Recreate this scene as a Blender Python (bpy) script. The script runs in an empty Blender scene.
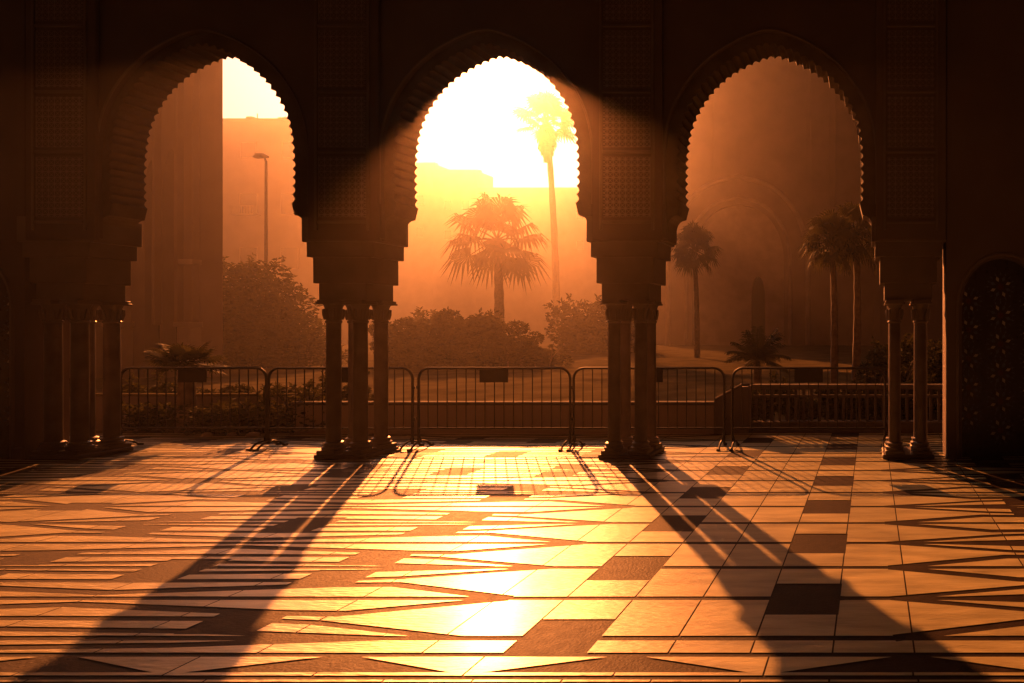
import bpy, math, random
from mathutils import Vector, Matrix
from mathutils.geometry import tessellate_polygon
R = math.radians
sc = bpy.context.scene
C = sc.collection

# ---------------------------------------------------------------- camera
F = 600.0            # focal length in photo pixels
VX, VY = 871.0, 329.0
EYE = 1.6
cam = bpy.data.cameras.new('camera'); cam_o = bpy.data.objects.new('camera', cam); C.objects.link(cam_o)
cam_o.location = (0, 0, EYE); cam_o.rotation_euler = (R(90), 0, 0)
cam.sensor_width = 36; cam.lens = F/1024*36
cam.shift_x = (512-VX)/1024; cam.shift_y = -(341.5-VY)/1024
cam.clip_start = 0.05; cam.clip_end = 2000
sc.camera = cam_o

# ---------------------------------------------------------------- sun and sky
SUN_PX = (490.0, 47.0)
sund = Vector(((SUN_PX[0]-VX)/F, 1.0, (VY-SUN_PX[1])/F)).normalized()
elev = math.asin(sund.z); azim = math.atan2(sund.x, sund.y)      # clockwise from +Y
sl = bpy.data.lights.new('sun', 'SUN'); so = bpy.data.objects.new('sun', sl); C.objects.link(so)
sl.energy = 5.0; sl.angle = R(0.6); sl.color = (1.0, 0.262, 0.055)
so.rotation_euler = (-sund).to_track_quat('-Z', 'Y').to_euler()
so.location = sund*30

w = bpy.data.worlds.new('World'); sc.world = w; w.use_nodes = True
nt = w.node_tree; nt.nodes.clear()
out = nt.nodes.new('ShaderNodeOutputWorld'); bg = nt.nodes.new('ShaderNodeBackground')
sky = nt.nodes.new('ShaderNodeTexSky'); sky.sky_type = 'NISHITA'; sky.sun_disc = False
sky.sun_elevation = elev; sky.sun_rotation = azim
sky.air_density = 1.0; sky.dust_density = 8.0; sky.ozone_density = 1.0
tint = nt.nodes.new('ShaderNodeMix'); tint.data_type = 'RGBA'; tint.blend_type = 'MULTIPLY'
tint.inputs[0].default_value = 1.0; tint.inputs[7].default_value = (0.006, 0.0008, 0.0026, 1)
nt.links.new(sky.outputs[0], tint.inputs[6])
# bright hazy aureole of sky round the sun
tc = nt.nodes.new('ShaderNodeTexCoord'); dp = nt.nodes.new('ShaderNodeVectorMath'); dp.operation = 'DOT_PRODUCT'
nt.links.new(tc.outputs['Generated'], dp.inputs[0]); dp.inputs[1].default_value = sund
mx = nt.nodes.new('ShaderNodeMath'); mx.operation = 'MAXIMUM'; mx.inputs[1].default_value = 0
nt.links.new(dp.outputs['Value'], mx.inputs[0])
pw = nt.nodes.new('ShaderNodeMath'); pw.operation = 'POWER'; pw.inputs[1].default_value = 15.0
nt.links.new(mx.outputs[0], pw.inputs[0])
au = nt.nodes.new('ShaderNodeMix'); au.data_type = 'RGBA'
au.inputs[6].default_value = (0, 0, 0, 1); au.inputs[7].default_value = (6.0, 4.9, 3.9, 1)
nt.links.new(pw.outputs[0], au.inputs[0])
ad = nt.nodes.new('ShaderNodeMix'); ad.data_type = 'RGBA'; ad.blend_type = 'ADD'; ad.inputs[0].default_value = 1.0
nt.links.new(tint.outputs[2], ad.inputs[6]); nt.links.new(au.outputs[2], ad.inputs[7])
nt.links.new(ad.outputs[2], bg.inputs[0]); bg.inputs[1].default_value = 0.12
nt.links.new(bg.outputs[0], out.inputs[0])

vs = sc.view_settings
vs.view_transform = 'Standard'; vs.look = 'None'; vs.gamma = 1; vs.use_curve_mapping = False
vs.exposure = 1.42
cy = sc.cycles
cy.use_denoising = True; cy.max_bounces = 8; cy.diffuse_bounces = 2; cy.glossy_bounces = 3
cy.volume_bounces = 0; cy.transparent_max_bounces = 16
cy.sample_clamp_indirect = 6.0
cy.caustics_reflective = False; cy.caustics_refractive = False
HAZE_DENSITY = 0.0019

# ---------------------------------------------------------------- helpers
def P(x, y, Z):
    """photo pixel at depth Z -> world point"""
    return Vector(((x-VX)/F*Z, Z, EYE-(y-VY)/F*Z))

class MB:
    def __init__(s): s.v = []; s.f = []
    def quad(s, a, b, c, d):
        n = len(s.v); s.v += [tuple(a), tuple(b), tuple(c), tuple(d)]; s.f.append((n, n+1, n+2, n+3))
    def poly(s, pts):
        n = len(s.v); s.v += [tuple(p) for p in pts]; s.f.append(tuple(range(n, n+len(pts))))
    def box(s, x0, x1, y0, y1, z0, z1, bev=0.0):
        if bev > 0:
            b = bev; n = len(s.v)
            # chamfered box: octagonal rings
            def ring(e, z):
                return [(x0+b+e*0, y0+e, z), (x1-b, y0+e, z), (x1-e, y0+b, z), (x1-e, y1-b, z),
                        (x1-b, y1-e, z), (x0+b, y1-e, z), (x0+e, y1-b, z), (x0+e, y0+b, z)]
            rings = [ring(b, z0), ring(0, z0+b), ring(0, z1-b), ring(b, z1)]
            for r in rings: s.v += r
            for k in range(3):
                for i in range(8):
                    j = (i+1) % 8
                    s.f.append((n+k*8+i, n+k*8+j, n+(k+1)*8+j, n+(k+1)*8+i))
            s.f.append(tuple(n+i for i in reversed(range(8)))); s.f.append(tuple(n+24+i for i in range(8)))
            return
        n = len(s.v)
        s.v += [(x0,y0,z0),(x1,y0,z0),(x1,y1,z0),(x0,y1,z0),(x0,y0,z1),(x1,y0,z1),(x1,y1,z1),(x0,y1,z1)]
        s.f += [(n,n+3,n+2,n+1),(n+4,n+5,n+6,n+7),(n,n+1,n+5,n+4),(n+1,n+2,n+6,n+5),(n+2,n+3,n+7,n+6),(n+3,n,n+4,n+7)]
    def prism(s, pts, y0, y1):
        """outline pts (x, z) extruded from y0 to y1"""
        n = len(s.v); m = len(pts)
        s.v += [(p[0], y0, p[1]) for p in pts] + [(p[0], y1, p[1]) for p in pts]
        tris = tessellate_polygon([[Vector((p[0], p[1], 0)) for p in pts]])
        for t in tris:
            a = [pts[i] for i in t]
            cr = (a[1][0]-a[0][0])*(a[2][1]-a[0][1])-(a[1][1]-a[0][1])*(a[2][0]-a[0][0])
            t = tuple(t) if cr > 0 else tuple(reversed(t))
            s.f.append(tuple(n+i for i in t)); s.f.append(tuple(n+m+i for i in reversed(t)))
        area = sum(pts[i][0]*pts[(i+1) % m][1]-pts[(i+1) % m][0]*pts[i][1] for i in range(m))
        for i in range(m):
            j = (i+1) % m
            q = (n+i, n+m+i, n+m+j, n+j)
            s.f.append(q if area < 0 else tuple(reversed(q)))
    def lathe(s, cx, cy_, prof, seg=20, flute=0.0):
        n = len(s.v); m = len(prof)
        for (r, z) in prof:
            for k in range(seg):
                a = 2*math.pi*k/seg
                s.v.append((cx+r*math.cos(a), cy_+r*math.sin(a), z))
        for i in range(m-1):
            for k in range(seg):
                j = (k+1) % seg
                s.f.append((n+i*seg+k, n+i*seg+j, n+(i+1)*seg+j, n+(i+1)*seg+k))
        s.f.append(tuple(n+k for k in reversed(range(seg)))); s.f.append(tuple(n+(m-1)*seg+k for k in range(seg)))
    def tube(s, pts, rad, seg=8, closed=False):
        pts = [Vector(p) for p in pts]; m = len(pts); n = len(s.v)
        rs = rad if isinstance(rad, (list, tuple)) else [rad]*m
        up = None
        for i in range(m):
            if closed: t = (pts[(i+1) % m]-pts[i-1]).normalized()
            else: t = (pts[min(i+1, m-1)]-pts[max(i-1, 0)]).normalized()
            if up is None: up = Vector((0, 1, 0)) if abs(t.y) < .9 else Vector((1, 0, 0))
            a = t.cross(up).normalized(); b = t.cross(a).normalized(); up = -b if (-b).dot(up) > 0 else b
            a = t.cross(up).normalized(); b = up = (a.cross(t)).normalized()
            for k in range(seg):
                an = 2*math.pi*k/seg
                s.v.append(tuple(pts[i]+a*math.cos(an)*rs[i]+b*math.sin(an)*rs[i]))
        for i in range(m if closed else m-1):
            i2 = (i+1) % m
            for k in range(seg):
                j = (k+1) % seg
                s.f.append((n+i*seg+k, n+i*seg+j, n+i2*seg+j, n+i2*seg+k))
        if not closed:
            s.f.append(tuple(n+k for k in reversed(range(seg)))); s.f.append(tuple(n+(m-1)*seg+k for k in range(seg)))
    def build(s, name, mat, parent=None, smooth=False, fix=True):
        me = bpy.data.meshes.new(name); me.from_pydata(s.v, [], s.f); me.materials.append(mat)
        if fix:
            import bmesh
            bm = bmesh.new(); bm.from_mesh(me)
            bmesh.ops.recalc_face_normals(bm, faces=bm.faces); bm.to_mesh(me); bm.free()
        if smooth:
            for p in me.polygons: p.use_smooth = True
            try: me.set_sharp_from_angle(angle=R(40))
            except Exception: pass
        o = bpy.data.objects.new(name, me); C.objects.link(o)
        if parent:
            o.parent = parent
            if parent.type == 'EMPTY' and any(abs(c) > 1e-6 for c in parent.location):
                o.matrix_parent_inverse = Matrix.Translation(parent.location).inverted()
        return o

def thing(name, label, cat, loc=(0, 0, 0), group=None):
    o = bpy.data.objects.new(name, None); C.objects.link(o); o.location = loc
    o.empty_display_size = .2
    o['label'] = label; o['category'] = cat
    if group: o['group'] = group
    return o
def tag(o, label=None, cat=None, group=None, kind=None):
    if label: o['label'] = label
    if cat: o['category'] = cat
    if group: o['group'] = group
    if kind: o['kind'] = kind
    return o
def copy_tree(o, parent=None):
    c = o.copy(); C.objects.link(c)
    if parent: c.parent = parent
    for ch in list(o.children): copy_tree(ch, c)
    return c

# ---------------------------------------------------------------- materials
def mat(name, col, rough=.7, var=.15, scale=6.0, bump=0.0, bscale=40.0, spec=.4, metal=0.0, transl=None, attr=None, stretch=None):
    m = bpy.data.materials.new(name); m.use_nodes = True
    t = m.node_tree; n = t.nodes; b = n['Principled BSDF']
    b.inputs['Roughness'].default_value = rough; b.inputs['Metallic'].default_value = metal
    b.inputs['Specular IOR Level'].default_value = spec
    co = n.new('ShaderNodeTexCoord'); mp = n.new('ShaderNodeMapping')
    if stretch: mp.inputs['Scale'].default_value = stretch
    t.links.new(co.outputs['Object'], mp.inputs[0])
    nz = n.new('ShaderNodeTexNoise'); nz.inputs['Scale'].default_value = scale; nz.inputs['Detail'].default_value = 6
    t.links.new(mp.outputs[0], nz.inputs['Vector'])
    rp = n.new('ShaderNodeValToRGB')
    rp.color_ramp.elements[0].position = .3; rp.color_ramp.elements[1].position = .7
    rp.color_ramp.elements[0].color = (*[c*(1-var) for c in col], 1)
    rp.color_ramp.elements[1].color = (*[min(1, c*(1+var)) for c in col], 1)
    t.links.new(nz.outputs['Fac'], rp.inputs[0])
    src = rp.outputs[0]
    if attr:
        at = n.new('ShaderNodeAttribute'); at.attribute_name = attr
        mu = n.new('ShaderNodeMix'); mu.data_type = 'RGBA'; mu.blend_type = 'MULTIPLY'; mu.inputs[0].default_value = 1
        t.links.new(src, mu.inputs[6]); t.links.new(at.outputs['Color'], mu.inputs[7]); src = mu.outputs[2]
    t.links.new(src, b.inputs['Base Color'])
    if bump > 0:
        n2 = n.new('ShaderNodeTexNoise'); n2.inputs['Scale'].default_value = bscale; n2.inputs['Detail'].default_value = 8
        t.links.new(mp.outputs[0], n2.inputs['Vector'])
        bp = n.new('ShaderNodeBump'); bp.inputs['Strength'].default_value = bump; bp.inputs['Distance'].default_value = .01
        t.links.new(n2.outputs['Fac'], bp.inputs['Height']); t.links.new(bp.outputs[0], b.inputs['Normal'])
    # roughness variation
    rr = n.new('ShaderNodeMapRange'); rr.inputs[3].default_value = max(.05, rough-.08); rr.inputs[4].default_value = min(1, rough+.08)
    t.links.new(nz.outputs['Fac'], rr.inputs[0]); t.links.new(rr.outputs[0], b.inputs['Roughness'])
    if transl:
        tr = n.new('ShaderNodeBsdfTranslucent'); tr.inputs[0].default_value = (*transl, 1)
        ms = n.new('ShaderNodeMixShader'); ms.inputs[0].default_value = .35
        t.links.new(b.outputs[0], ms.inputs[1]); t.links.new(tr.outputs[0], ms.inputs[2])
        t.links.new(ms.outputs[0], n['Material Output'].inputs['Surface'])
    return m

def carved_mat(name, col):
    """stucco carved with small interlaced leaves and stars"""
    m = bpy.data.materials.new(name); m.use_nodes = True
    t = m.node_tree; n = t.nodes; b = n['Principled BSDF']; b.inputs['Roughness'].default_value = .6
    co = n.new('ShaderNodeTexCoord')
    sx = n.new('ShaderNodeSeparateXYZ'); t.links.new(co.outputs['Object'], sx.inputs[0])
    acc = None
    for q in range(4):
        an = q*math.pi/4; K = math.pi/(.075 if q % 2 == 0 else .075/math.sqrt(2))
        m1 = n.new('ShaderNodeMath'); m1.operation = 'MULTIPLY'; m1.inputs[1].default_value = K*math.cos(an); t.links.new(sx.outputs[0], m1.inputs[0])
        m2 = n.new('ShaderNodeMath'); m2.operation = 'MULTIPLY_ADD'; m2.inputs[1].default_value = K*math.sin(an); t.links.new(sx.outputs[2], m2.inputs[0]); t.links.new(m1.outputs[0], m2.inputs[2])
        c_ = n.new('ShaderNodeMath'); c_.operation = 'SINE'; t.links.new(m2.outputs[0], c_.inputs[0])
        ab = n.new('ShaderNodeMath'); ab.operation = 'ABSOLUTE'; t.links.new(c_.outputs[0], ab.inputs[0])
        if acc is None: acc = ab
        else:
            s_ = n.new('ShaderNodeMath'); s_.operation = 'MINIMUM'; t.links.new(acc.outputs[0], s_.inputs[0]); t.links.new(ab.outputs[0], s_.inputs[1]); acc = s_
    rp = n.new('ShaderNodeValToRGB'); rp.color_ramp.elements[0].position = .16; rp.color_ramp.elements[1].position = .30
    rp.color_ramp.elements[0].color = (1, 1, 1, 1); rp.color_ramp.elements[1].color = (0, 0, 0, 1); t.links.new(acc.outputs[0], rp.inputs[0])
    ad_ = rp
    bp = n.new('ShaderNodeBump'); bp.inputs['Strength'].default_value = 1; bp.inputs['Distance'].default_value = .02
    t.links.new(ad_.outputs[0], bp.inputs['Height']); t.links.new(bp.outputs[0], b.inputs['Normal'])
    c2 = n.new('ShaderNodeValToRGB')
    c2.color_ramp.elements[0].color = (*[c*.6 for c in col], 1); c2.color_ramp.elements[1].color = (*[min(1, c*1.25) for c in col], 1)
    t.links.new(rp.outputs[0], c2.inputs[0]); t.links.new(c2.outputs[0], b.inputs['Base Color'])
    return m

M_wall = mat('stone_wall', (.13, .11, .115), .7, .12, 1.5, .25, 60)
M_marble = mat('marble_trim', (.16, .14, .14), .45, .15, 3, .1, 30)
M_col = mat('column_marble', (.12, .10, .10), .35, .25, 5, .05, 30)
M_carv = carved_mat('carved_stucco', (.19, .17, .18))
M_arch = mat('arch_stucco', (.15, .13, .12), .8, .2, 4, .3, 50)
M_tile = mat('white_paving', (.38, .36, .21), .43, .3, 2.2, .45, 12, spec=.55, attr='tone', stretch=(1.0, 5.0, 1))
M_tile.node_tree.nodes['Principled BSDF'].inputs['Coat Weight'].default_value = .22
M_tile.node_tree.nodes['Principled BSDF'].inputs['Coat Roughness'].default_value = .24
M_dark = mat('dark_paving', (.022, .015, .014), .6, .4, 14, .3, 60, spec=.08)
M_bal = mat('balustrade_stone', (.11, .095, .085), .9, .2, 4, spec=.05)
M_soil = mat('garden_soil', (.09, .075, .045), 1.0, .4, .8, .6, 6, spec=0.0)
M_curb = mat('kerb_stone', (.40, .36, .33), .5, .2, 3, .2, 30)
M_steel = mat('dull_steel', (.03, .026, .026), .6, .2, 9, .05, 80, spec=.2)
M_plate = mat('sign_plate', (.03, .03, .03), .7, .2, 12)
M_leafA = mat('hedge_leaf', (.04, .045, .02), .8, .4, 3, spec=.12, transl=(.05, .045, .015))
M_leafB = mat('bush_leaf', (.045, .045, .022), .8, .4, 3, spec=.12, transl=(.05, .05, .015))
M_palm = mat('palm_leaf', (.05, .05, .025), .75, .35, 3, spec=.12, transl=(.05, .045, .015))
M_thatch = mat('dead_palm_thatch', (.20, .14, .08), .9, .4, 6, transl=(.12, .08, .04))
M_bark = mat('palm_bark', (.16, .12, .09), .9, .4, 8, .8, 20)
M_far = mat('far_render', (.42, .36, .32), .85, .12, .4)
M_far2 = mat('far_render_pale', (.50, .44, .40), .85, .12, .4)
M_glass = mat('window_glass', (.05, .05, .06), .15, .2, 1)
M_fac = mat('mosque_render', (.40, .33, .29), .8, .15, .5, .2, 12)
M_fac2 = mat('mosque_trim', (.62, .54, .48), .7, .15, 1, .2, 12)
M_niche_shade = mat('niche_shade', (.02, .015, .013), .85, .2, 2)  # near-black colour stands in for the shade inside the niches
M_lamp = mat('lamp_metal', (.15, .15, .16), .5, .2, 5, metal=.5)
M_zd = mat('zellij_dark', (.035, .035, .05), .3, .3, 20)
M_zb = mat('zellij_blue', (.10, .14, .22), .3, .3, 20)
M_zw = mat('zellij_white', (.50, .48, .45), .3, .2, 20)
M_zr = mat('zellij_red', (.10, .04, .03), .3, .2, 20)
M_rock = mat('garden_rock', (.30, .26, .22), .8, .3, 6, .6, 12)

# ---------------------------------------------------------------- ground
g = MB(); g.box(-230, 230, -40, 260, -.5, -.03)
tag(g.build('garden_ground', M_soil), kind='structure')
g = MB(); g.box(-24, 14, -9, 9.25, -.3, 0)
tag(g.build('plaza_floor', M_dark), kind='structure')

# --- paving pattern: pale tiles cut by dark bands, squares and zigzag lines
PW = 0.459
def clip(poly, a, b, c, keep_pos):
    """half plane a*x+b*y+c >= 0"""
    outp = []
    m = len(poly)
    s_ = 1 if keep_pos else -1
    for i in range(m):
        p, q = poly[i], poly[(i+1) % m]
        dp_ = s_*(a*p[0]+b*p[1]+c); dq = s_*(a*q[0]+b*q[1]+c)
        if dp_ >= 0: outp.append(p)
        if (dp_ > 0 and dq < 0) or (dp_ < 0 and dq > 0):
            t_ = dp_/(dp_-dq); outp.append((p[0]+(q[0]-p[0])*t_, p[1]+(q[1]-p[1])*t_))
    return outp
def area(poly):
    return abs(sum(poly[i][0]*poly[(i+1) % len(poly)][1]-poly[(i+1) % len(poly)][0]*poly[i][1] for i in range(len(poly))))/2 if len(poly) > 2 else 0
def subtract(polys, Q):
    """remove convex counter-clockwise Q"""
    qx0 = min(p[0] for p in Q); qx1 = max(p[0] for p in Q); qy0 = min(p[1] for p in Q); qy1 = max(p[1] for p in Q)
    res = []
    for tone, Pg in polys:
        if max(p[0] for p in Pg) < qx0 or min(p[0] for p in Pg) > qx1 or max(p[1] for p in Pg) < qy0 or min(p[1] for p in Pg) > qy1:
            res.append((tone, Pg)); continue
        rest = Pg
        for i in range(len(Q)):
            p, q = Q[i], Q[(i+1) % len(Q)]
            a, b = -(q[1]-p[1]), (q[0]-p[0]); c = -(a*p[0]+b*p[1])
            o_ = clip(rest, a, b, c, False)
            if area(o_) > 2e-4: res.append((tone, o_))
            rest = clip(rest, a, b, c, True)
            if area(rest) < 1e-6: break
    return res
rnd = random.Random(5)
TP = .405; J = .0045
X_L, X_R = -2.14, .12            # the plain strip between the two star fields
polys = []
W0 = 6.75
rows = []
k = 0
def rowspan(i):                   # between bands at W = i+.75 and i+1.75
    return ((i+.75)*PW+.024, (i+1.75)*PW-.024)
for i in range(-18, 20):
    y0, y1 = rowspan(i)
    if y0 > 9.2: break
    y1 = min(y1, 9.2)
    cols = [(-2.215+TP*j, -2.215+TP*(j+1)) for j in range(6)]
    for j in range(26): cols.append((-2.215-2*TP*(j+1), -2.215-2*TP*j))
    for j in range(16): cols.append((.215+2*TP*j, .215+2*TP*(j+1)))
    for x0, x1 in cols:
        tone = .86+.28*rnd.random()
        polys.append((tone, [(x0+J, y0), (x1-J, y0), (x1-J, y1), (x0+J, y1)]))
def rect(x0, x1, y0, y1): return [(x0, y0), (x1, y0), (x1, y1), (x0, y1)]
# split each into half rows so joints read
# border at W 6.08 .. 6.42 (rows of triangles)
def bandseg(xa, wa, xb, wb, th):
    a = Vector((xa, wa*PW)); b = Vector((xb, wb*PW)); d = (b-a).normalized(); nrm = Vector((-d.y, d.x))*th/2
    q = [a-nrm, b-nrm, b+nrm, a+nrm]
    return [(p.x, p.y) for p in q]
PATH_A = [(0, 0), (.83, .42), (1.18, .40), (2.5, .17)]
PATH_B = [(0, 1.0), (.88, .64), (1.38, .55), (2.5, .53)]
PATH_C = [(.4, 1.0), (1.38, .85), (2.5, .79)]
def star_field(sign, X0, phase, nx):
    """long stars in rows; paths are offsets from the tip, mirrored about the middle of each star"""
    for ix in range(nx):
        for kk in range(-1, 8):
            wc = phase+2*kk
            for path in (PATH_A, PATH_B, PATH_C):
                for half in (0, 1):
                    for up in (-1, 1):
                        for (u0, w0), (u1, w1) in zip(path, path[1:]):
                            if half: u0, u1 = 5.0-u0, 5.0-u1
                            pa = (X0+sign*(5.0*ix+u0), wc+up*w0); pb = (X0+sign*(5.0*ix+u1), wc+up*w1)
                            if min(pa[1], pb[1]) < 6.45 or abs(pa[0]) > 24: continue
                            if pa[0] > pb[0]: pa, pb = pb, pa
                            yield bandseg(pa[0], pa[1], pb[0], pb[1], .07 if path is PATH_A else .052)
            for c_ in (1.31, 5.0-1.31):
                for up in (-1, 1):
                    if wc+up*.62 > 6.75: yield sq(X0+sign*(5.0*ix+c_), wc+up*.62, .2, .135)
            if wc+1 > 6.8: yield sq(X0+sign*(5.0*ix+2.5), wc+.95, .21, .17)
            for c_ in (0, 5.0):
                if ix+c_ > 0 and wc > 6.8: yield sq(X0+sign*(5.0*ix+c_), wc, .2, .12)
def sq(xc, wc, wd=.205, dd=.205):
    return rect(xc-wd, xc+wd, wc*PW-dd, wc*PW+dd)
cuts = list(star_field(-1, X_L, 7.75, 4))+list(star_field(1, X_R, 8.75, 3))+list(star_field(1, X_R, 6.75, 1))[:0]
for kk in range(0, 8):
    cuts.append(sq(-.387, 7.75+2*kk)); cuts.append(sq(-1.607, 8.75+2*kk))
cuts.append(sq(-1.607, 6.78, dd=.19))
# border course
B0, B1 = 6.05, 6.40
polys = [(t_, p) for t_, p in polys]
cuts2 = [rect(-23, 13, B1*PW-.015, B1*PW+.022), rect(-23, 13, (B0-.16)*PW-.03, (B0-.16)*PW+.012)]
for n_ in range(-16, 11):
    xc = -1.19+1.385*n_
    cuts2.append([(xc-.62, B0*PW+.012), (xc+.62, B0*PW+.012), (xc+.03, B1*PW), (xc-.03, B1*PW)])
cuts2.append(rect(-23, 13, 2.25*PW-.02, 2.25*PW+.02))
# remove original bands inside the border by laying the border rows on their own
polys = subtract(polys, rect(-24, 14, 5.95*PW, 6.40*PW))
for j in range(-44, 30):
    x0 = -1.19-.6925+1.385*j/2
    for (a_, b_) in ((B0*PW-.012, B1*PW-.016),):
        polys.append((.9+.2*rnd.random(), [(x0+J, a_), (x0+.6925-J, a_), (x0+.6925-J, b_), (x0+J, b_)]))
for q in cuts+cuts2:
    polys = subtract(polys, q)
me = bpy.data.meshes.new('pale_paving')
vv, ff, tones = [], [], []
for tone, p in polys:
    n_ = len(vv)
    vv += [(x, y, .004) for x, y in p]; ff.append(tuple(range(n_, n_+len(p)))); tones += [tone]*len(p)
me.from_pydata(vv, [], ff); me.materials.append(M_tile)
ca = me.color_attributes.new('tone', 'FLOAT_COLOR', 'POINT')
for i, t_ in enumerate(tones): ca.data[i].color = (t_, t_, t_, 1)
for p in me.polygons:
    if p.normal.z < 0: p.flip()
tag_o = bpy.data.objects.new('pale_paving', me); C.objects.link(tag_o); tag(tag_o, kind='structure')

# ---------------------------------------------------------------- arcade
PITCH = 284.0
ZF = 7.44                       # front of the scalloped arch wall
PROF = [(0, 43.0), (6, 43.4), (12.5, 45.5), (24, 50), (34.5, 55.5), (46, 62.5), (56, 70.5), (64.5, 79), (71.5, 88), (78, 97.5), (83, 107), (86.6, 116),
        (89.4, 126), (91.6, 138), (92.8, 151), (93.3, 164), (93.4, 178), (93.2, 192), (92.6, 203)]
def dense(pr, step=1.0):
    pts = [Vector((p[0], p[1])) for p in pr]; outp = []; acc = []
    L = [0]
    for i in range(1, len(pts)): L.append(L[-1]+(pts[i]-pts[i-1]).length)
    n_ = int(L[-1]/step)
    for i in range(n_+1):
        s_ = L[-1]*i/n_; j = 1
        while j < len(L)-1 and L[j] < s_: j += 1
        t_ = (s_-L[j-1])/(L[j]-L[j-1])
        outp.append((pts[j-1].lerp(pts[j], t_), (pts[j]-pts[j-1]).normalized(), s_))
    return outp, L[-1]
DP, LP = dense(PROF)
NLOB = 24
def half_profile(scallop=0.0, off=0.0):
    """right half from apex to springing in px offsets; the scallop's cusps point into the opening"""
    res = []
    for p, t_, s_ in DP:
        nrm = Vector((-t_.y, t_.x))    # points inward?
        if nrm.dot(Vector((-p.x, 150-p.y))) < 0: nrm = -nrm
        a = scallop*(1-abs(math.sin(math.pi*s_/LP*NLOB)))*1.0
        q = p+nrm*a-nrm*off
        res.append((q.x, q.y))
    return res
def px2w(x, y, Z):
    return ((x-VX)/F*Z, EYE-(y-VY)/F*Z)
def arch_layer(Zref, scallop, off, foot_y, xl, xr, ytop, piers_low):
    """outline of a wall sheet with three arched openings; coordinates px at depth Zref"""
    pts = [px2w(xl, ytop, Zref), px2w(xl, piers_low, Zref)]
    hp = half_profile(scallop, off)
    for b_ in range(3):
        cx = 202+PITCH*b_
        if off == 0:
            e = 92.6
            side = [(cx-e+0*0, 215.5)]
            cv = [(cx-e-10*math.sin(R(a))-0.0, 215.5+9*(1-math.cos(R(a)))) for a in (0, 22, 45, 68, 90)]
            cv = [(cx-e-10*(1-math.cos(R(a))), 215.5+0) for a in ()]+[(cx-e-10+10*math.cos(R(a)), 225-9.5*math.sin(R(a))) for a in (0, 20, 40, 60, 75)]
            # from the impost up to the springing, bulging like a quarter round
            pts += [px2w(cx-e-10, piers_low, Zref)]
            cvv = [(cx-e-10, 226), (cx-e-8.9, 221.5), (cx-e-6.6, 218), (cx-e-3.6, 216), (cx-e, 215.2)]
            pts += [px2w(x, y, Zref) for x, y in cvv]
            pts += [px2w(cx-x, y, Zref) for x, y in reversed(hp)]
            pts += [px2w(cx+x, y, Zref) for x, y in hp[1:]]
            pts += [px2w(2*cx-x, y, Zref) for x, y in reversed(cvv)]
            pts += [px2w(cx+e+10, piers_low, Zref)]
        else:
            pts += [px2w(cx-hp[-1][0], piers_low, Zref)]
            pts += [px2w(cx-x, y, Zref) for x, y in reversed(hp)]
            pts += [px2w(cx+x, y, Zref) for x, y in hp[1:]]
            pts += [px2w(cx+hp[-1][0], piers_low, Zref)]
    pts += [px2w(xr, piers_low, Zref), px2w(xr, ytop, Zref)]
    return pts
arc = thing('arcade', 'pale stone arcade wall with three scalloped pointed arches on clustered marble columns', 'arcade', (px2w(486, 0, ZF)[0], 7.6, 0))
XL, XR = -560, 1010
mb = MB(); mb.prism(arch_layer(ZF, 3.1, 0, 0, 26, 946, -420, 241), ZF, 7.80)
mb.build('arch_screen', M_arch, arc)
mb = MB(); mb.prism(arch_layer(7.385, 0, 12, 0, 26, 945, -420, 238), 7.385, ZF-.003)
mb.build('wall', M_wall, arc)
# thin raised roll round each arch
for b_ in range(3):
    cx = 202+PITCH*b_
    hp = half_profile(0, 13.5)
    pts = [px2w(cx-x, y, 7.38) for x, y in reversed(hp)]+[px2w(cx+x, y, 7.38) for x, y in hp[1:]]
    mb = MB(); mb.tube([(p[0], 7.382, p[1]) for p in pts], .014, 6)
    mb.build('arch_moulding', M_marble, arc, smooth=True)
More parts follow.
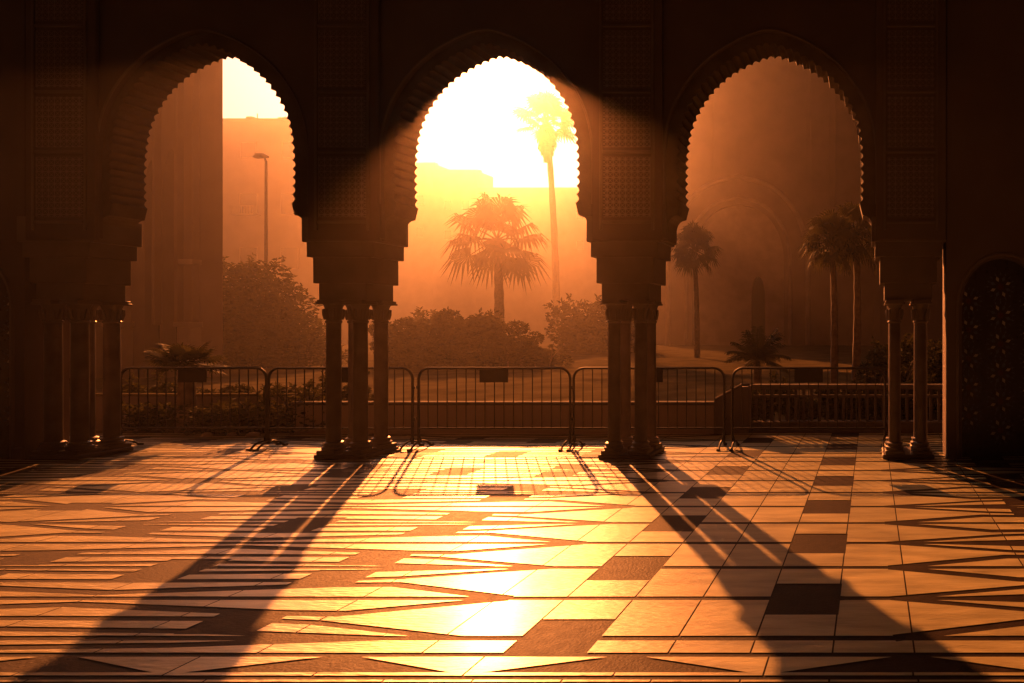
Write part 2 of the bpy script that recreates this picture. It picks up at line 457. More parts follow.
# piers
GC = [60.0, 342.5, 627.0, 911.0]          # pilaster centres, px on the pilaster face
def cx_front(i): return 60.0+283.7*i
for i, gc in enumerate(GC):
    zp = 7.34
    x0, z0 = px2w(gc-35, 240, zp); x1, z1 = px2w(gc+35, -420, zp)
    mb = MB(); mb.box(x0, x1, zp, 7.382, z0, z1, .006)
    pil = mb.build('pilaster', M_wall, arc)
    # frame strips and carved panels
    mb = MB()
    xa, xb = px2w(gc-26, 0, zp)[0], px2w(gc+26, 0, zp)[0]
    for xx in (xa, xb): mb.box(xx-.016, xx+.016, zp-.018, zp+.004, z0+.12, z1, .004)
    ys = [232, 212, 158, 150, 96, 30, 22, -60, -68, -200, -208, -330]
    for yy in (222, 152, 92, 26, -62, -205): 
        zz = px2w(0, yy, zp)[1]; mb.box(xa+.02, xb-.02, zp-.0165, zp+.004, zz-.016, zz+.016, .004)
    mb.build('panel_frame', M_marble, pil)
    for ya, yb in ((218, 156), (148, 96), (88, 30), (22, -58), (-66, -201), (-209, -400)):
        za, zb = px2w(0, ya, zp)[1], px2w(0, yb, zp)[1]
        mb = MB(); mb.box(xa+.03, xb-.03, zp-.008, zp+.003, za+.01, zb-.01)
        mb.build('carved_panel', M_carv, pil)
    # stepped impost
    TL = 302+283.7*(i-1)-0.0
    c0 = 344.0-.7+283.3*(i-1)
    mb = MB()
    for (hl, ya, yb, dz) in ((38.6, 217, 242.2, .0), (35, 242.0, 257.2, .018), (30, 257.0, 283.2, .036), (25.4, 283.0, 300, .054)):
        xa_, zt = px2w(c0-hl, ya, 7.40); xb_, zb_ = px2w(c0+hl-3, yb, 7.40)
        mb.box(xa_, xb_, 7.355+dz, 7.875-dz*.8, zb_, zt, .006)
    mb.build('impost', M_marble, arc)
    # columns
    Xc = (px2w(c0-1.5, 0, 7.40)[0])
    mb = MB(); zt = px2w(0, 451.5, 7.38)[1]
    mb.box(Xc-.32, Xc+.32, 7.36, 7.90, .004, .055, .01)
    mb.build('plinth', M_marble, arc)
    for cyy in (7.475, 7.79):
        for sx in (-1, 1):
            cxx = Xc+sx*.166
            ztop = px2w(0, 300, 7.4)[1]
            rs = .075
            mb = MB(); prof = [(rs*1.03, .20), (rs, .26), (rs*.99, 1.0), (rs*.95, ztop-.27)]
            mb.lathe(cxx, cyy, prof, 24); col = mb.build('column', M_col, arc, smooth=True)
            mb = MB(); mb.box(cxx-.118, cxx+.118, cyy-.118, cyy+.118, .055, .105, .008)
            mb.lathe(cxx, cyy, [(.112, .105), (.118, .12), (.116, .138), (.098, .15), (.094, .165), (.104, .176), (.104, .19), (rs*1.04, .204)], 24)
            mb.build('base', M_marble, col, smooth=True)
            mb = MB()
            mb.lathe(cxx, cyy, [(rs*.96, ztop-.285), (rs*1.12, ztop-.275), (rs*1.12, ztop-.26), (rs*.98, ztop-.25), (rs*1.02, ztop-.17), (rs*1.15, ztop-.09), (rs*1.35, ztop-.05)], 24)
            # leaf ring on the bell
            for q in range(8):
                a = q*math.pi/4; d = Vector((math.cos(a), math.sin(a), 0)); s_ = Vector((-d.y, d.x, 0))
                b0 = Vector((cxx, cyy, ztop-.24))+d*(rs*1.02); b1 = Vector((cxx, cyy, ztop-.11))+d*(rs*1.28); b2 = Vector((cxx, cyy, ztop-.125))+d*(rs*1.42)
                mb.tube([b0, (b0+b1)/2+d*.004, b1, b2], [.018, .02, .013, .005], 6)
            mb.box(cxx-.124, cxx+.124, cyy-.118, cyy+.118, ztop-.052, ztop-.028, .004)
            mb.box(cxx-.112, cxx+.112, cyy-.112, cyy+.112, ztop-.03, ztop+.003, .004)
            mb.build('capital', M_marble, col, smooth=True)

# side walls beyond the arches, with tiled niches
def rosette(mb_list, cx, cz, r, y):
    """eight fold zellij star built of thin inlaid pieces"""
    white, blue, red = mb_list
    def star(mbx, r0, r1, n_, yy, rot=0):
        pts = []
        for q in range(2*n_):
            a = math.pi*q/n_+rot; rr_ = r0 if q % 2 == 0 else r1
            pts.append((cx+rr_*math.cos(a), cz+rr_*math.sin(a)))
        mbx.prism(pts, yy, yy+.004)
    star(red, r*.30, r*.17, 8, y-.004)
    for q in range(8):
        a = q*math.pi/4+math.pi/8
        px_, pz = cx+r*.62*math.cos(a), cz+r*.62*math.sin(a)
        t_ = Vector((math.cos(a), math.sin(a))); n2 = Vector((-t_.y, t_.x))
        pp = [Vector((px_, pz))+t_*r*.22, Vector((px_, pz))+n2*r*.13, Vector((px_, pz))-t_*r*.22, Vector((px_, pz))-n2*r*.13]
        (white if q % 2 == 0 else blue).prism([(p.x, p.y) for p in pp], y-.004, y)
    for q in range(16):
        a = q*math.pi/8
        pp = [(cx+r*.98*math.cos(a+.06), cz+r*.98*math.sin(a+.06)), (cx+r*1.12*math.cos(a), cz+r*1.12*math.sin(a)), (cx+r*.98*math.cos(a-.06), cz+r*.98*math.sin(a-.06)), (cx+r*.86*math.cos(a), cz+r*.86*math.sin(a))]
        blue.prism(pp, y-.004, y)
def side_wall(xa, xb, name, label, niche_c, hw):
    Zs = 7.385
    X0 = px2w(xa, 0, Zs)[0]; X1 = px2w(xb, 0, Zs)[0]; nc = px2w(niche_c, 0, Zs)[0]; hwm = hw/F*Zs
    zt = 11.0; zs = px2w(0, 305, Zs)[1]; zb = .16
    root = thing(name, label, 'wall', ((X0+X1)/2, 7.6, 0))
    pts = [(X0, .0), (X0, zt), (X1, zt), (X1, 0), (nc+hwm, 0), (nc+hwm, zs)]
    arcp = []
    for q in range(1, 16):
        a = math.pi*q/16
        arcp.append((nc+hwm*math.cos(a), zs+hwm*1.15*math.sin(a)))
    pts += arcp+[(nc-hwm, zs), (nc-hwm, 0)]
    mb = MB(); mb.prism(pts, Zs, 7.80); mb.build('wall', M_wall, root)
    mb = MB(); mb.box(nc-hwm-.04, nc+hwm+.04, Zs+.14, Zs+.2, .0, zs+hwm*1.3)
    tile = mb.build('tiled_panel', M_zd, root)
    w_, b_, r_ = MB(), MB(), MB()
    rad = .165
    for row in range(0, 7):
        for q in (-1, 0, 1):
            cz_ = .33+row*.36+(.18 if q else 0)
            if cz_ > zs+hwm*.65-(.2 if q else 0): continue
            rosette((w_, b_, r_), nc+q*.40, cz_, rad if not q else rad*.95, Zs+.14)
    w_.build('white_inlay', M_zw, tile); b_.build('blue_inlay', M_zb, tile); r_.build('red_inlay', M_zr, tile)
    mb = MB()
    fr = [(nc+hwm+.05, .0)]+[(nc+(hwm+.05)*math.cos(math.pi*q/16), zs+(hwm+.05)*1.13*math.sin(math.pi*q/16)) for q in range(17)]+[(nc-hwm-.05, 0)]
    mb.tube([(p[0], Zs-.004, p[1]) for p in fr], .022, 6); mb.build('niche_moulding', M_marble, root, smooth=True)
    mb = MB(); mb.box(X0, nc-hwm-.075, Zs-.03, Zs+.002, 0.004, .14, .006); mb.box(nc+hwm+.075, X1, Zs-.03, Zs+.002, 0.004, .14, .006)
    mb.build('skirting', M_marble, root)
    return root
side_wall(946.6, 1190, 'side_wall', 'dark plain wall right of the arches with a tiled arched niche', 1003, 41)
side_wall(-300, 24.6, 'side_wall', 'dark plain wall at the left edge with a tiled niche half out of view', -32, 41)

# ---------------------------------------------------------------- crowd barriers
def barrier(x0, x1, Y, label, first=None, dz=0, rot=0):
    W_ = abs((x1-x0)/F*Y); X = ((x0+x1)/2-VX)/F*Y
    H, LO = 1.075, .27
    root = thing('crowd_barrier', label, 'barrier', (X, Y, 0), 'crowd barriers across the arcade')
    hw = W_/2-.012; r = .14; tr = .0165
    pts = [(-hw, 0, .06), (-hw, 0, .3)]
    pts += [(-hw, 0, H-r)]
    for a in (22.5, 45, 67.5): pts.append((-hw+r-r*math.cos(R(a)), 0, H-r+r*math.sin(R(a))))
    pts.append((-hw+r, 0, H))
    pts2 = [(-p[0], 0, p[2]) for p in reversed(pts)]
    def local(o): o.parent = root; o.matrix_parent_inverse = Matrix(); return o
    mb = MB(); mb.tube(pts+pts2, tr, 8); local(mb.build('frame', M_steel, None, smooth=True))
    mb = MB(); mb.tube([(-hw, 0, LO), (hw, 0, LO)], .013, 8); local(mb.build('lower_rail', M_steel, None, smooth=True))
    nb = 15
    for q in range(nb):
        x = -hw+(q+1)*2*hw/(nb+1)
        top = H if abs(x) < hw-r else H-r+math.sqrt(max(0, r*r-(abs(x)-(hw-r))**2))
        mb = MB(); mb.tube([(x, 0, LO), (x, 0, top)], .0066, 6); local(mb.build('bar', M_steel, None, smooth=True))
    mb = MB(); mb.box(-.19, .19, -.019, -.008, H-.19, H-.015, .003); local(mb.build('sign_plate', M_plate, None))
    for s_ in (-1, 1):
        x = s_*(hw-.03)
        mb = MB()
        fp = [(x, -.20, .012), (x, -.18, .02), (x, -.11, .075), (x, -.03, .10), (x, .03, .10), (x, .11, .075), (x, .18, .02), (x, .20, .012)]
        mb.tube(fp, .013, 8)
        mb.box(x-.02, x+.02, -.225, -.17, .004, .03, .004); mb.box(x-.02, x+.02, .17, .225, .004, .03, .004)
        mb.tube([(x, 0, .10), (s_*hw, 0, .20)], .012, 6)
        local(mb.build('foot', M_steel, None, smooth=True))
        for hz in (.38, .80):
            mb = MB(); mb.tube([(s_*hw, 0, hz), (s_*(hw+.022), .0, hz), (s_*(hw+.03), 0, hz+.035)], .007, 6)
            local(mb.build('hook', M_steel, None, smooth=True))
    root.rotation_euler.z = rot
    return root
barrier(120, 267, 8.07, 'leftmost steel crowd barrier standing before the small stout palm', rot=R(.4))
barrier(267, 414, 8.03, 'steel crowd barrier behind the three visible columns of the left pier', rot=R(-.5))
barrier(418, 571, 8.05, 'steel crowd barrier in the middle of the central arch', rot=R(.2))
barrier(573, 725, 8.05, 'steel crowd barrier partly hidden behind the right-centre column pair', rot=R(.4))
barrier(731.5, 886, 8.04, 'rightmost steel crowd barrier standing before the picket balustrade', rot=R(-.3))

# ---------------------------------------------------------------- low walls and balustrade
def lowwall(name, label, x0, x1, Y, h, th=.13, cope=.05):
    root = thing(name, label, 'low wall', ((x0+x1)/2, Y, 0))
    mb = MB(); mb.box(x0, x1, Y, Y+th, -.03, h-cope); mb.build('wall', M_fac if name == 'planter_wall' else M_wall, root)
    mb = MB(); mb.box(x0-.02, x1+.02, Y-.02, Y+th+.02, h-cope+.001, h, .008); mb.build('coping', M_bal if name == 'planter_wall' else M_soil, root)
    return root
Xw0, Xw1 = P(365, 0, 9.26)[0], P(722, 0, 9.26)[0]
lowwall('planter_wall', 'long low stone planter wall with sunlit coping behind the central barrier', Xw0-1.0, Xw1-.1, 9.15, .487)
lowwall('garden_wall', 'low plain garden wall behind the leftmost barrier and small palm', P(60, 0, 9.6)[0], Xw0-1.05, 9.62, .56, .1, .04)
# sloping cheek wall
root = thing('ramp_wall', 'short stone wall with sloping top joining planter wall and balustrade', 'low wall', (Xw1, 9.15, 0))
x0, x1 = Xw1-.1, Xw1+.42
mb = MB(); mb.prism([(x0, -.03), (x1, -.03), (x1, .72), (x1-.1, .72), (x0, .49)], 9.15, 9.45); mb.build('wall', M_wall, root)
mb = MB(); mb.tube([(x0, 9.3, .50), (x1-.1, 9.3, .735), (x1, 9.3, .735)], .035, 8); mb.build('handrail', M_bal, root)
# balustrade
bx0, bx1 = x1+.03, 3.6
root = thing('balustrade', 'white stone balustrade of slim uprights behind the rightmost barrier', 'balustrade', ((bx0+bx1)/2, 9.4, 0))
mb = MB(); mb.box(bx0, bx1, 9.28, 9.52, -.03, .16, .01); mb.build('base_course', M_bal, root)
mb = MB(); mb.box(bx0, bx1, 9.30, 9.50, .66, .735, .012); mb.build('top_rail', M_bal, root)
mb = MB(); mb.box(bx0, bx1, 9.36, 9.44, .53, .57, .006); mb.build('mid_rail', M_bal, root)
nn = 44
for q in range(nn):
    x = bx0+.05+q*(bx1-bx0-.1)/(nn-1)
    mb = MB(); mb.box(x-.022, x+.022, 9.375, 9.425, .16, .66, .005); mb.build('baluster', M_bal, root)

# drain cover
mb = MB(); c_ = Vector((-3.66, 5.86, 0))
mb.box(c_.x-.11, c_.x+.11, c_.y-.035, c_.y+.035, .0042, .0055)
for q in range(9): mb.box(c_.x-.10+q*.023, c_.x-.09+q*.023, c_.y-.028, c_.y+.028, .0052, .007)
tag(mb.build('drain_cover', M_lamp), 'small dark metal drain cover set in the sunlit paving', 'drain cover')

# ---------------------------------------------------------------- vegetation
def leaf_cloud(blobs, n, size, seed, flat=.5):
    rn = random.Random(seed); mb = MB()
    vol = [b[3]*b[4]*b[5] for b in blobs]; tot = sum(vol)
    for b, v_ in zip(blobs, vol):
        for _ in range(int(n*v_/tot)+1):
            while True:
                d = Vector((rn.gauss(0, 1), rn.gauss(0, 1), rn.gauss(0, 1)))
                if d.length > .1: break
            d.normalize(); rr_ = rn.random()**.33
            if rn.random() < .65: rr_ = .78+.3*rn.random()
            p = Vector((b[0]+d.x*b[3]*rr_, b[1]+d.y*b[4]*rr_, b[2]+d.z*b[5]*rr_))
            if p.z < .02: continue
            a = Vector((rn.gauss(0, 1), rn.gauss(0, 1), rn.gauss(0, 1)*flat)).normalized()
            u = a.cross(Vector((rn.gauss(0, 1), rn.gauss(0, 1), rn.gauss(0, 1)))).normalized()
            s_ = size*(.6+.8*rn.random())
            mb.quad(p-a*s_, p+u*s_*.42, p+a*s_, p-u*s_*.42)
    return mb
def bush(name, label, cat, x0, x1, ytop, Y, depth, seed, n=9000, size=.07, mt=None, low=0.0, shape=None, group=None, sprigs=14):
    rn = random.Random(seed)
    X0, X1 = (x0-VX)/F*Y, (x1-VX)/F*Y; W_ = X1-X0
    root = thing(name, label, cat, ((X0+X1)/2, Y, 0), group)
    blobs = []; m = max(4, int(W_/.55))
    for i in range(m):
        t_ = (i+.5)/m
        h = EYE-((shape(t_) if shape else ytop)-VY)/F*Y
        h *= .93+.12*rn.random()
        xx = X0+W_*t_
        for lv in range(3):
            rad = max(.28, h*.33)*(1.05-.18*lv)
            zz = h*(.22+.29*lv)
            if lv == 2: zz = h-rad*.75
            blobs.append((xx+rn.uniform(-.2, .2), Y+rn.uniform(-.5, .5)*depth, max(zz, .2), rad*rn.uniform(.8, 1.2), rad*rn.uniform(.7, 1.1), rad*rn.uniform(.6, .95)))
    mb = leaf_cloud(blobs, n, size, seed)
    # loose sprigs standing out of the outline
    for _ in range(sprigs):
        b = rn.choice([b for q, b in enumerate(blobs) if q % 3 == 2])
        p = Vector((b[0], b[1], b[2])); d = Vector((rn.uniform(-.8, .8), rn.uniform(-.4, .4), 1)).normalized()
        L = max(b[5]*1.1, .2)+rn.uniform(.1, .45)*size*9
        tip = p+d*L
        mb.tube([p, (p+tip)/2, tip], [.012, .009, .004], 4)
        for q in range(12):
            t_ = .55+.45*q/11; c0_ = p.lerp(tip, t_); a = Vector((rn.gauss(0, 1), rn.gauss(0, 1), rn.gauss(.3, .8))).normalized(); u = a.cross(Vector((0, 1, .3))).normalized()
            s_ = size*1.1
            mb.quad(c0_, c0_+a*s_+u*s_*.35, c0_+a*s_*2, c0_+a*s_-u*s_*.35)
    mb.build('foliage', mt or M_leafA, root, fix=False)
    if Y < 12: return root
    st = MB()
    for q in range(max(3, m)) if Y > 12 else ():
        xx = X0+W_*(q+.5)/max(3, m); h = EYE-((shape((q+.5)/max(3, m)) if shape else ytop)-VY)/F*Y
        for w_ in range(2):
            st.tube([(xx, Y, 0-.03), (xx+rn.uniform(-.2, .2), Y+rn.uniform(-.2, .2), h*.4), (xx+rn.uniform(-.4, .4), Y+rn.uniform(-.3, .3), h*.8)], [.035, .025, .01], 6)
    if st.f: st.build('stems', M_bark, root)
    return root

def fan_frond(mb, base, d, L, r, rn, nseg=22, droop=.35):
    """petiole then a fan of narrow pleats"""
    d = d.normalized(); side = d.cross(Vector((0, 0, 1)))
    side = side.normalized() if side.length > .05 else Vector((1, 0, 0))
    up = side.cross(d).normalized()
    hub = base+d*L-Vector((0, 0, L*.12*(1-abs(d.z))))
    mb.tube([base, base+d*L*.5+Vector((0, 0, .01)), hub], [r*.03+.008, r*.02+.006, r*.012+.004], 4)
    tw = rn.uniform(-.5, .5)
    s2 = side*math.cos(tw)+up*math.sin(tw); up2 = -side*math.sin(tw)+up*math.cos(tw)
    for q in range(nseg):
        a = R(-125+250*q/(nseg-1)); ln = r*(.72+.28*math.cos(a*.7))*rn.uniform(.88, 1.06)
        dd = d*math.cos(a)+s2*math.sin(a)
        perp = (-d*math.sin(a)+s2*math.cos(a))
        wd = r*.052
        m1 = hub+dd*ln*.6+up2*r*.05; tip = hub+dd*ln-Vector((0, 0, 1))*r*droop*rn.uniform(.5, 1.2)
        mb.poly([hub, m1+perp*wd, m1-perp*wd]); mb.poly([m1-perp*wd, m1+perp*wd, tip])
def feather_frond(mb, base, d, L, rn, nl=26, droop=.9, lw=.02, ll=.3):
    d = d.normalized(); h = Vector((d.x, d.y, 0)); h = h.normalized() if h.length > .05 else Vector((1, 0, 0))
    pts = []; p = Vector(base); v = d.copy()
    for q in range(9):
        pts.append(p.copy()); p = p+v*L/8; v = (v-Vector((0, 0, 1))*droop/8).normalized()
    mb.tube(pts, [.02*L*(1-.09*q)+.003 for q in range(9)], 4)
    for q in range(nl):
        t_ = .15+.85*q/(nl-1); i = min(7, int(t_*8)); f_ = t_*8-i
        c0 = pts[i].lerp(pts[i+1], f_) if i < 8 else pts[8]
        tg = (pts[min(i+1, 8)]-pts[i]).normalized(); sd = tg.cross(Vector((0, 0, 1)))
        sd = sd.normalized() if sd.length > .05 else Vector((1, 0, 0))
        l_ = ll*L*(1-.55*abs(t_-.45))*rn.uniform(.85, 1.1)
        for s_ in (-1, 1):
            dirn = (sd*s_*.85+tg*.55-Vector((0, 0, rn.uniform(.1, .5)))).normalized()
            m_ = c0+dirn*l_*.5; tip = c0+dirn*l_-Vector((0, 0, l_*.25))
            mb.poly([c0, m_+tg*lw*L, m_-tg*lw*L]); mb.poly([m_-tg*lw*L, m_+tg*lw*L, tip])
def palm(label, base_px, head_px, Y, cr, seed, kind='fan', nf=34, trunk_r=.16, skirt=0.0, group=None, lo=-35, hi=80, name='palm_tree', droop=.35, extra_trunk=None, plen=.55):
    rn = random.Random(seed)
    b = Vector(((base_px-VX)/F*Y, Y, -.03)); hd = P(head_px[0], head_px[1], Y)
    root = thing(name, label, 'palm', (b.x, b.y, 0), group)
    mb = MB(); n_ = 14; pts, rs = [], []
    for q in range(n_+1):
        t_ = q/n_
        pts.append(b.lerp(hd, t_)+Vector((math.sin(t_*3.1)*.02*(hd.z-b.z)*.5, 0, 0))); rs.append(trunk_r*(1.25-.45*t_)*(1+.06*((q % 2)*2-1)))
    mb.tube(pts, rs, 10); mb.build('trunk', M_bark, root, smooth=True)
    mb = MB()
    for q in range(nf):
        u = (q+.5)/nf; el = R(lo+(hi-lo)*u**.9+rn.uniform(-8, 8)); az = q*2.39996+rn.uniform(-.3, .3)
        d = Vector((math.cos(az)*math.cos(el), math.sin(az)*math.cos(el), math.sin(el)))
        if kind == 'fan': fan_frond(mb, hd, d, cr*plen*rn.uniform(.8, 1.12), cr*.52*rn.uniform(.85, 1.1), rn, droop=droop)
        else: feather_frond(mb, hd, d, cr*rn.uniform(.85, 1.15), rn, droop=droop)
    mb.build('crown', M_palm, root, fix=False)
    if skirt > 0:
        mb = MB()
        for q in range(420):
            a = rn.uniform(0, 2*math.pi); t_ = rn.random(); z = -skirt*t_
            rr_ = trunk_r*1.0+cr*.20*(math.sin(math.pi*min(1, t_*.9+.18)))*rn.uniform(.6, 1.0)
            p = hd+Vector((math.cos(a)*rr_*.55, math.sin(a)*rr_*.55, z*.8+.1)); e = hd+Vector((math.cos(a)*rr_, math.sin(a)*rr_, z*.8-skirt*.26*rn.uniform(.6, 1.2)))
            sd = Vector((-math.sin(a), math.cos(a), 0))*cr*.045
            mb.quad(p-sd*.5, p+sd*.5, e+sd, e-sd)
        mb.build('dead_frond_skirt', M_thatch, root, fix=False)
    return root

palm('tall slender fan palm with shaggy skirt rising above the skyline', 557, (547, 124), 74, 4.2, 11, nf=28, trunk_r=.36, skirt=4.4, lo=-30, hi=85, droop=.22)
palm('broad bushy fan palm in the middle of the central arch', 499, (497, 240), 50, 4.4, 12, nf=22, trunk_r=.33, skirt=1.0, lo=-58, hi=85, droop=.5)
palm('dark fan palm before the right facade, left one of the close pair', 834, (832, 243), 18, 1.08, 13, nf=34, trunk_r=.10, lo=-55, hi=80, group='palms before the right facade', droop=.4)
palm('dark fan palm before the right facade, right one of the close pair', 856, (856, 236), 19, 1.28, 14, nf=34, trunk_r=.115, lo=-55, hi=80, group='palms before the right facade', droop=.4)
palm('faint hazy palm just right of the right-centre pier', 697, (694, 250), 34, 1.7, 15, nf=34, trunk_r=.14, lo=-60, hi=80, group='palms before the right facade', droop=.4)
palm('low spiky young palm with feathery fronds before the right facade', 757, (757, 360), 14, .78, 16, kind='feather', nf=26, trunk_r=.09, lo=0, hi=85, droop=.8, name='young_palm')
palm('small stout palm behind the leftmost barrier', 186, (186, 366), 9.3, .52, 17, nf=26, trunk_r=.10, lo=-12, hi=60, droop=.15, name='young_palm')

bush('hedge', 'broad rounded hedge behind the central barrier', 'hedge', 378, 556, 322, 25, 2.2, 21, n=36000, size=.095,
     shape=lambda t: 324-9*math.sin(t*3.1)+(t > .8)*(t-.8)*130)
bush('garden_bush', 'tall ragged bush filling the right part of the left arch', 'bush', 214, 332, 275, 25, 1.5, 22, n=28000, size=.095, mt=M_leafB,
     shape=lambda t: 268+10*abs(t-.3)+ (t > .45)*(t-.45)*95, sprigs=26)
bush('garden_bush', 'pale hazy bush right of the tall palm trunk', 'bush', 560, 640, 305, 42, 2.6, 23, n=9000, size=.18, mt=M_leafB, shape=lambda t: 316-16*math.sin(t*3))
bush('garden_bush', 'faint far shrub between the broad palm and the left pier', 'bush', 405, 470, 318, 42, 2.6, 24, n=6000, size=.18, mt=M_leafB)
bush('garden_bush', 'dark leafy shrub at the foot of the paired palms, behind the right pier', 'bush', 868, 965, 345, 12.5, 1, 25, n=9000, size=.06)
bush('hedge', 'long low clipped hedge added to shade the wall behind the two left barriers', 'hedge', 66, 372, 384, 10.4, .4, 31, n=16000, size=.045, sprigs=8)  # added to keep sun off the garden wall top and darken the backdrop
bush('hedge', 'low dark hedge added directly behind the picket balustrade to shade it', 'hedge', 742, 960, 381, 10.3, .3, 32, n=14000, size=.045, sprigs=6)  # added to shade the balustrade and the floor before it
bush('flower_bed_plant', 'low plant clump at the foot of the small stout palm', 'plant', 196, 236, 424, 9.25, .3, 26, n=1500, size=.035, sprigs=6)
bush('flower_bed_plant', 'low ragged plant clump left of the second barrier', 'plant', 238, 262, 426, 9.2, .3, 27, n=1200, size=.035, sprigs=8)
bush('flower_bed_plant', 'tall thin-stemmed plant behind the second barrier', 'plant', 276, 318, 392, 9.3, .3, 28, n=700, size=.04, sprigs=16)
bush('flower_bed_plant', 'low dark plant clump behind the left end of the first barrier', 'plant', 128, 168, 428, 9.3, .3, 29, n=1200, size=.035, sprigs=5)
for i, (x, Y, r, lab) in enumerate(((207, 8.95, .06, 'small pale rock beside the low plants'), (232, 9.0, .05, 'smallest rock between the plant clumps'), (253, 8.9, .07, 'larger rounded rock near the first barrier foot'))):
    rn = random.Random(40+i); mb = MB(); cx_ = (x-VX)/F*Y
    seg = 9; prof = []
    ringz = (-.0, .35, .75, .95)
    n0 = 0
    for z in ringz:
        rad = r*math.sqrt(max(.05, 1-(z*.95)**2))
        for q in range(seg):
            a = 2*math.pi*q/seg; k_ = rn.uniform(.85, 1.15)
            mb.v.append((cx_+rad*1.4*k_*math.cos(a), Y+rad*k_*math.sin(a), .003+r*z*rn.uniform(.92, 1.06)))
    for z in range(3):
        for q in range(seg):
            mb.f.append((z*seg+q, z*seg+(q+1) % seg, (z+1)*seg+(q+1) % seg, (z+1)*seg+q))
    mb.f.append(tuple(3*seg+q for q in range(seg))); mb.f.append(tuple(reversed(range(seg))))
    tag(mb.build('rock', M_rock, smooth=True), lab, 'rock', 'rocks by the flower bed')

# ---------------------------------------------------------------- facades and far buildings
def pointed(cx, hw, zs, zt, n_=10, base=0.0):
    """pointed arch outline from bottom left round to bottom right"""
    pts = [(cx-hw, base), (cx-hw, zs)]
    for q in range(1, n_): 
        t_ = q/n_; pts.append((cx-hw*math.cos(t_*math.pi/2)**.9, zs+(zt-zs)*math.sin(t_*math.pi/2)**1.0))
    pts.append((cx, zt+.04*hw))
    for q in range(n_-1, 0, -1):
        t_ = q/n_; pts.append((cx+hw*math.cos(t_*math.pi/2)**.9, zs+(zt-zs)*math.sin(t_*math.pi/2)))
    pts += [(cx+hw, zs), (cx+hw, base)]
    return pts
def facade(name, label, X0, X1, Y, H, depth, niches, band=True):
    """front wall with sunk pointed niches (cx, hw, zs, zt, sunk)"""
    root = thing(name, label, 'building', ((X0+X1)/2, Y, 0))
    out_ = [(X0, -.03)]
    for (cx, hw, zs, zt) in niches:
        out_ += pointed(cx, hw, zs, zt, base=-.03)
    out_ += [(X1, -.03), (X1, H), (X0, H)]
    mb = MB(); mb.prism(out_, Y, Y+.45); mb.box(X0, X1, Y+.452, Y+depth, -.03, H)
    mb.build('wall', M_fac, root)
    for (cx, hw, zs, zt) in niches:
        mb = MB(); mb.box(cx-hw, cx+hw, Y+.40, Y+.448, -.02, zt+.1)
        mb.build('niche_back', M_niche_shade, root)
    mb = MB(); mb.box(X0-.15, X1+.15, Y-.15, Y+depth+.15, H+.002, H+.3, .03); mb.build('cornice', M_fac2, root)
    return root
# left wing: stepped pilasters and two narrow tall arches
Y = 20.0
fx = lambda x, YY=Y: (x-VX)/F*YY
fz = lambda y, YY=Y: EYE-(y-VY)/F*YY
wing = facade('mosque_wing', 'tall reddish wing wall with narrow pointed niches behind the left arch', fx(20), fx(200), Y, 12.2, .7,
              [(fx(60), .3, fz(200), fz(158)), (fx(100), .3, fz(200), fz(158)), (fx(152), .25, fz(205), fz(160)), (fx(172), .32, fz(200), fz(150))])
for (xa, xb) in ((190.5, 200), (181, 185), (119, 131.5), (159, 162)):
    mb = MB(); mb.box(fx(xa), fx(xb), Y-.22, Y-.003, fz(325), 12.2, .02); pl = mb.build('pilaster', M_fac2 if xb-xa > 10 else M_fac, wing)
for (xa, xb) in ((188, 202), (117, 134), (92, 105)):
    mb = MB(); mb.box(fx(xa), fx(xb), Y-.34, Y+.0-.004, -.03, fz(327), .02); mb.box(fx(xa)-.05, fx(xb)+.05, Y-.40, Y-.005, fz(327)+.001, fz(322), .01)
    mb.build('pilaster_plinth', M_fac2, wing)
mb = MB(); mb.box(fx(188), fx(202), Y-.30, Y-.004, fz(265), fz(260), .01); mb.build('string_course', M_fac2, wing)

# right mosque facade with a giant relief arch
Y = 60.0
fx = lambda x, YY=Y: (x-VX)/F*YY
fz = lambda y, YY=Y: EYE-(y-VY)/F*YY
root = thing('mosque_facade', 'large reddish mosque facade with giant relief arch behind the right arch', 'building', (fx(800), Y, 0))
cxn = fx(738); H = 36.0
og = pointed(cxn, 4.6, fz(262), fz(205), 14, base=-.03)
o_ = [(fx(655), -.03)]+og+[(fx(1260), -.03), (fx(1260), H), (fx(655), H)]
mb = MB(); mb.prism(o_, Y, Y+.5); mb.box(fx(655), fx(1260), Y+.95, Y+8, -.03, H); mb.build('wall', M_fac, root)
ig = pointed(fx(757), .72, fz(300), fz(276), 8, base=-.03)
o_ = [(cxn-4.6, -.03)]+ig+[(cxn+4.6, -.03), (cxn+4.6, fz(203)), (cxn-4.6, fz(203))]
mb = MB(); mb.prism(o_, Y+.502, Y+.9); mb.build('recessed_bay', M_fac2, root)
mb = MB(); mb.box(fx(757)-.9, fx(757)+.9, Y+.88, Y+.93, -.02, fz(270)); mb.build('niche_back', M_niche_shade, root)
for off, rr_ in ((.6, .19), (2.4, .26)):
    pg = pointed(cxn, 4.6+off, fz(262), fz(205)+off*1.1, 16, base=0.0)
    mb = MB(); mb.tube([(p[0], Y-.02, p[1]) for p in pg], rr_, 8); mb.build('arch_moulding', M_fac2, root, smooth=True)
for (xa, xb, pr) in ((830, 836, .6), (807, 811, .15), (873, 880, .4), (676, 682, .12), (712, 714, .06)):
    mb = MB(); mb.box(fx(xa), fx(xb), Y-pr, Y-.003, (-.03 if xa > 720 else fz(205)+3.4), H, .02); mb.build('pilaster', M_fac, root)
mb = MB(); mb.box(fx(653), fx(1262), Y-.3, Y+8.1, H+.002, H+.5, .03); mb.build('cornice', M_fac2, root)

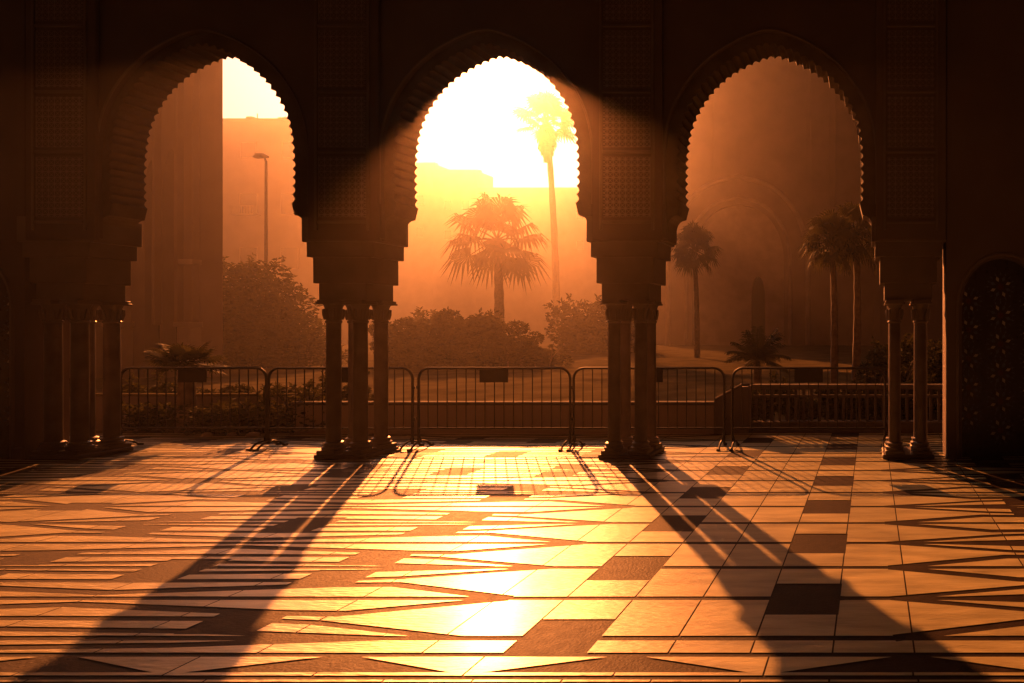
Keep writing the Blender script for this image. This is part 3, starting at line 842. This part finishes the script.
def far_building(label, x0, x1, ytop, Y, depth, matl, wins, steps=(), H0=None):
    X0, X1 = (x0-VX)/F*Y, (x1-VX)/F*Y; H_ = EYE-(ytop-VY)/F*Y
    root = thing('city_building', label, 'building', ((X0+X1)/2, Y, 0))
    mb = MB(); mb.box(X0, X1, Y, Y+depth, -.03, H_); mb.build('wall', matl, root)
    mb = MB(); mb.box(X0-.12, X1+.12, Y-.12, Y+.25, H_+.002, H_+.35, .02); mb.build('parapet', matl, root)
    rn = random.Random(int(x1))
    for q in range(4 if Y < 100 else 2):
        xx = X0+(X1-X0)*rn.uniform(.3, .95); ww_ = Y*rn.uniform(.003, .007); hh_ = Y*rn.uniform(.002, .007)*(1 if Y < 100 else .25)
        mb = MB(); mb.box(xx-ww_, xx+ww_, Y+.4, Y+1.4, H_+.003, H_+.35+hh_, .03)
        mb.tube([(xx+ww_*1.6, Y+.8, H_+.003), (xx+ww_*1.6, Y+.8, H_+hh_*3)], .05, 5); mb.build('roof_unit', matl, root)
    for (wx, wy, ww, wh, balc) in wins:
        p = P(wx, wy, Y); a, b = ww/F*Y/2, wh/F*Y/2
        mb = MB(); mb.box(p.x-a, p.x+a, Y-.06, Y-.004, p.z-b, p.z+b, .01); wn = mb.build('window', M_glass, root)
        mb = MB(); mb.box(p.x-a-.12, p.x+a+.12, Y-.16, Y-.005, p.z-b-.18, p.z-b-.02, .01)
        mb.box(p.x-a-.12, p.x-a-.01, Y-.12, Y-.005, p.z-b-.02, p.z+b+.1, .01); mb.box(p.x+a+.01, p.x+a+.12, Y-.12, Y-.005, p.z-b-.02, p.z+b+.1, .01)
        mb.build('frame', matl, wn)
        if balc:
            mb = MB(); mb.box(p.x-a-.5, p.x+a+.5, Y-1.1, Y-.005, p.z-b-.3, p.z-b-.12, .01)
            for q in range(9):
                xx = p.x-a-.45+q*(2*a+.9)/8; mb.box(xx-.02, xx+.02, Y-1.08, Y-1.04, p.z-b-.12, p.z-b+.9)
            mb.box(p.x-a-.5, p.x+a+.5, Y-1.1, Y-1.03, p.z-b+.9, p.z-b+.97, .01)
            mb.build('balcony', matl, root)
    return root
far_building('flat roofed apartment block with a few windows behind the left arch', 150, 318, 121, 85, 7, M_far,
             [(249, 150, 15, 15, 0), (249, 204, 17, 20, 1), (249, 258, 17, 20, 0), (290, 150, 15, 15, 0), (290, 204, 17, 20, 0), (290, 258, 17, 20, 0)])
mb = MB(); p = P(262, 0, 38)
# roof unit
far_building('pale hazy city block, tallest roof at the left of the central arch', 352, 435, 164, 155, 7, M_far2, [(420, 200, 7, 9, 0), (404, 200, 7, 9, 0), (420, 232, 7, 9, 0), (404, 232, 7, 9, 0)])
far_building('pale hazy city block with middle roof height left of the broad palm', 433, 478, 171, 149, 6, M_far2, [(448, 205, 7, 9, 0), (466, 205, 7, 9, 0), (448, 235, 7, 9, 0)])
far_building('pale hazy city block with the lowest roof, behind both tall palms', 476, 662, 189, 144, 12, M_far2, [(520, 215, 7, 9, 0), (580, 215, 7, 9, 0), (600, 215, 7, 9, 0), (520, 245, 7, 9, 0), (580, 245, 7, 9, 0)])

# street lamp
Y = 30.0; b = P(266, 0, Y); zt = P(0, 157, Y).z
root = thing('street_lamp', 'tall single arm street lamp before the left apartment block', 'street lamp', (b.x, Y, 0))
mb = MB(); mb.tube([(b.x, Y, -.03), (b.x, Y, 1.2), (b.x, Y, zt-.2)], [.11, .075, .05], 10); mb.tube([(b.x, Y, zt-.25), (b.x-.08, Y, zt), (b.x-.35, Y, zt+.06)], .045, 8)
mb.build('pole', M_lamp, root, smooth=True)
mb = MB(); mb.tube([(b.x+.1, Y, zt+.0), (b.x-.15, Y, zt+.06), (b.x-.45, Y, zt+.05), (b.x-.62, Y, zt+.02)], [.06, .13, .14, .05], 10); mb.build('lamp_head', M_lamp, root, smooth=True)

# ---------------------------------------------------------------- haze
mb = MB(); mb.box(-232, 232, -42, 262, -1.5, 48)
hz = mb.build('haze', M_far); hz['kind'] = 'stuff'
hm = bpy.data.materials.new('haze_air'); hm.use_nodes = True
t = hm.node_tree; t.nodes.clear()
o_ = t.nodes.new('ShaderNodeOutputMaterial'); pv = t.nodes.new('ShaderNodeVolumePrincipled')
pv.inputs['Color'].default_value = (.94, .84, .77, 1); pv.inputs['Density'].default_value = HAZE_DENSITY; pv.inputs['Anisotropy'].default_value = .88
t.links.new(pv.outputs[0], o_.inputs['Volume'])
hz.data.materials.clear(); hz.data.materials.append(hm)
